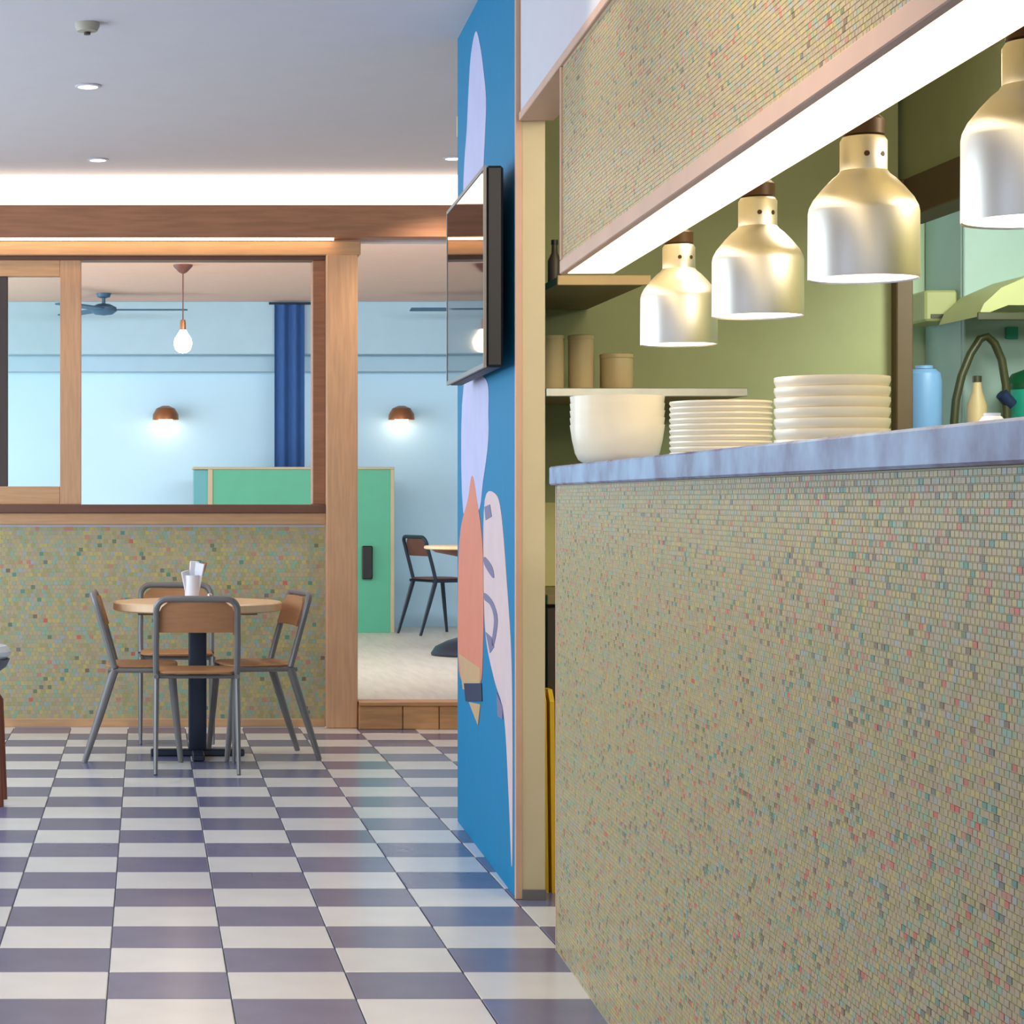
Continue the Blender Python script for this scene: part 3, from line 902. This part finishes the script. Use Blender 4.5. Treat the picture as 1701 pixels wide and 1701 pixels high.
bt = thing('bottle', 'dark bottle standing on the high kitchen shelf', 'bottle', ((917 - 243) * 6.9 / F + 0.008, 6.9, 1.8803))
MB().lathe([(0, 0), (0.020, 0), (0.021, 0.004), (0.021, 0.07), (0.010, 0.095), (0.009, 0.12), (0, 0.12)], n=24).build('body', M['bin_dark'], bt)
MB().lathe([(0, 0.12), (0.011, 0.12), (0.011, 0.135), (0, 0.135)], n=16).build('cap', M['black'], bt)
ku = thing('kitchen_unit', 'dark kitchen base unit seen in the gap beside the counter', 'cabinet', (1.26, 6.92, 0))
bx('carcass', (0.0, 0.02, 0.06), (0.80, 0.66, 0.87), M['bin_dark'], ku)
bx('plinth', (0.0, 0.05, 0.0), (0.80, 0.6, 0.06), M['black'], ku)
bx('door', (0.002, 0.0, 0.07), (0.398, 0.019, 0.86), M['bin_dark'], ku, 0.003)
bx('door', (0.402, 0.0, 0.07), (0.798, 0.019, 0.86), M['bin_dark'], ku, 0.003)
bx('worktop', (0.0, -0.015, 0.87), (0.80, 0.66, 0.90), M['shelf'], ku, 0.003)
sp = bx('splashback', (1.275, 7.583, 0.902), (2.4, 7.5995, 1.19), M['splash'])
tag(sp, 'cream splashback panel behind the dark kitchen unit', 'panel')
fs = thing('folded_floor_sign', 'yellow folded floor sign standing upright behind the post', 'sign', (1.232, 6.80, 0), 0)
for dx in (-0.012, 0.012):
    MB().prism([(-0.10, 0.0), (0.10, 0.0), (0.065, 0.58), (0.03, 0.615), (-0.03, 0.615), (-0.065, 0.58)], 0, dx - 0.007, dx + 0.007).build('sign_panel', M['yellow'], fs)
MB().tube([(-0.02, 0, 0.60), (0.02, 0, 0.60)], 0.012, 10).build('hinge', M['yellow'], fs)

# wash-up behind the dark door frame
mp = thing('tall_cabinet', 'tall pale mint cabinet in the bright wash-up room', 'cabinet', (2.974, 8.0, 0))
bx('carcass', (0.0, 0.02, 0.0), (0.9, 0.39, 2.42), M['mint_pale'], mp, 0.004)
bx('door', (0.003, 0.0, 0.06), (0.45, 0.02, 2.40), M['mint_pale'], mp, 0.004)
bx('door', (0.454, 0.0, 0.06), (0.897, 0.02, 2.40), M['mint_pale'], mp, 0.004)
hd = thing('extraction_canopy', 'olive green sloping canopy in the wash-up room', 'canopy', (0, 7.62, 0))
MB().prism([(2.885, 1.835), (2.905, 1.880), (2.965, 1.935), (3.08, 1.985), (3.6, 2.01), (3.6, 1.87), (2.99, 1.875)], 1, 0.0, 0.378).build('hood', M['canopy'], hd)
bx('rim', (2.88, -0.008, 1.822), (3.6, 0.0, 1.850), M['hose'], hd, 0.003)
td = thing('paper_dispenser', 'olive box dispenser on the side of the pale mint cabinet', 'dispenser', (2.9735, 8.05, 0))
q0, q1 = at(1544, 533, 8.05), at(1592, 482, 8.05)
bx('housing', (-0.12, 0.0, q0.z), (-0.0005, 0.26, q1.z), M['canopy'], td, 0.008)
bx('slot', (-0.10, -0.004, q0.z + 0.01), (-0.02, 0.001, q0.z + 0.025), M['hose'], td)
sg = bx('wall_sign', (at(1680, 0, 7.99).x - 0.02, 7.988, at(0, 563, 7.99).z), (at(1680, 0, 7.99).x + 0.025, 7.9995, at(0, 543, 7.99).z), M['teal'], None, 0.002)
tag(sg, 'small green sign on the pale mint cabinet', 'sign')
rs = thing('steel_rack', 'steel rack holding the hose and tubs in the wash-up room', 'rack', (2.66, 7.72, 0))
bx('shelf_board', (0.0, 0.0, 1.355), (0.95, 0.26, 1.38), M['steel'], rs, 0.003)
bx('shelf_board', (0.0, 0.0, 0.80), (0.95, 0.26, 0.82), M['steel'], rs, 0.003)
for a in (0.01, 0.92):
    for c in (0.01, 0.23):
        bx('leg', (a, c, 0.0), (a + 0.02, c + 0.02, 1.355), M['steel'], rs)
ZR = 1.3803
tu = thing('water_tub', 'pale blue rounded tub on the steel rack', 'tub', ((1535 - 243) * 7.85 / F, 7.85, ZR))
MB().lathe([(0, 0), (0.056, 0), (0.060, 0.01), (0.061, 0.24), (0.056, 0.27), (0.04, 0.285), (0, 0.287)], n=32).build('body', M['blue_tub'], tu)
MB().lathe([(0, 0.287), (0.03, 0.287), (0.03, 0.298), (0, 0.30)], n=24).build('lid', M['blue_tub'], tu)
ho = thing('spray_hose', 'olive black spray hose arching above the steel rack', 'hose', (0, 7.80, 0))
pts = [at(*p, 7.80) for p in ((1585, 745), (1585, 700), (1588, 665), (1597, 625), (1612, 588), (1628, 563), (1640, 559), (1652, 570), (1664, 598), (1671, 640), (1673, 700), (1673, 745))]
pts = [(p.x, 0.0, max(p.z, ZR + 0.006)) for p in pts]
MB().tube(pts, 0.0145, 12).build('hose_pipe', M['hose'], ho)
MB().lathe([(0, 0), (0.028, 0), (0.028, 0.018), (0.016, 0.03), (0.016, 0.05)], (pts[0][0], 0, ZR), 20).build('base_fitting', M['steel'], ho)
MB().tube([(pts[9][0] - 0.02, -0.01, pts[9][2] - 0.03), (pts[9][0] + 0.02, 0.0, pts[9][2] - 0.07)], 0.022, 12).build('spray_head', M['navy'], ho)
tn = thing('bottle', 'tan bottle standing inside the arch of the spray hose', 'bottle', ((1630 - 243) * 7.82 / F, 7.86, ZR))
MB().lathe([(0, 0), (0.034, 0), (0.036, 0.01), (0.034, 0.16), (0.018, 0.205), (0.014, 0.24), (0, 0.24)], n=28).build('body', M['tan'], tn)
MB().lathe([(0, 0.24), (0.016, 0.24), (0.016, 0.262), (0, 0.264)], n=20).build('cap', M['hose'], tn)
gt = thing('lidded_tub', 'teal tub with a dark green lid on the steel rack', 'tub', ((1672 - 243) * 7.80 / F + 0.108, 7.865, ZR))
MB().lathe([(0, 0), (0.068, 0), (0.072, 0.01), (0.080, 0.215), (0, 0.215)], n=36).build('body', M['teal'], gt)
MB().lathe([(0, 0.215), (0.084, 0.215), (0.085, 0.235), (0.06, 0.27), (0.02, 0.285), (0, 0.286)], n=36).build('lid', M['green_dark'], gt)
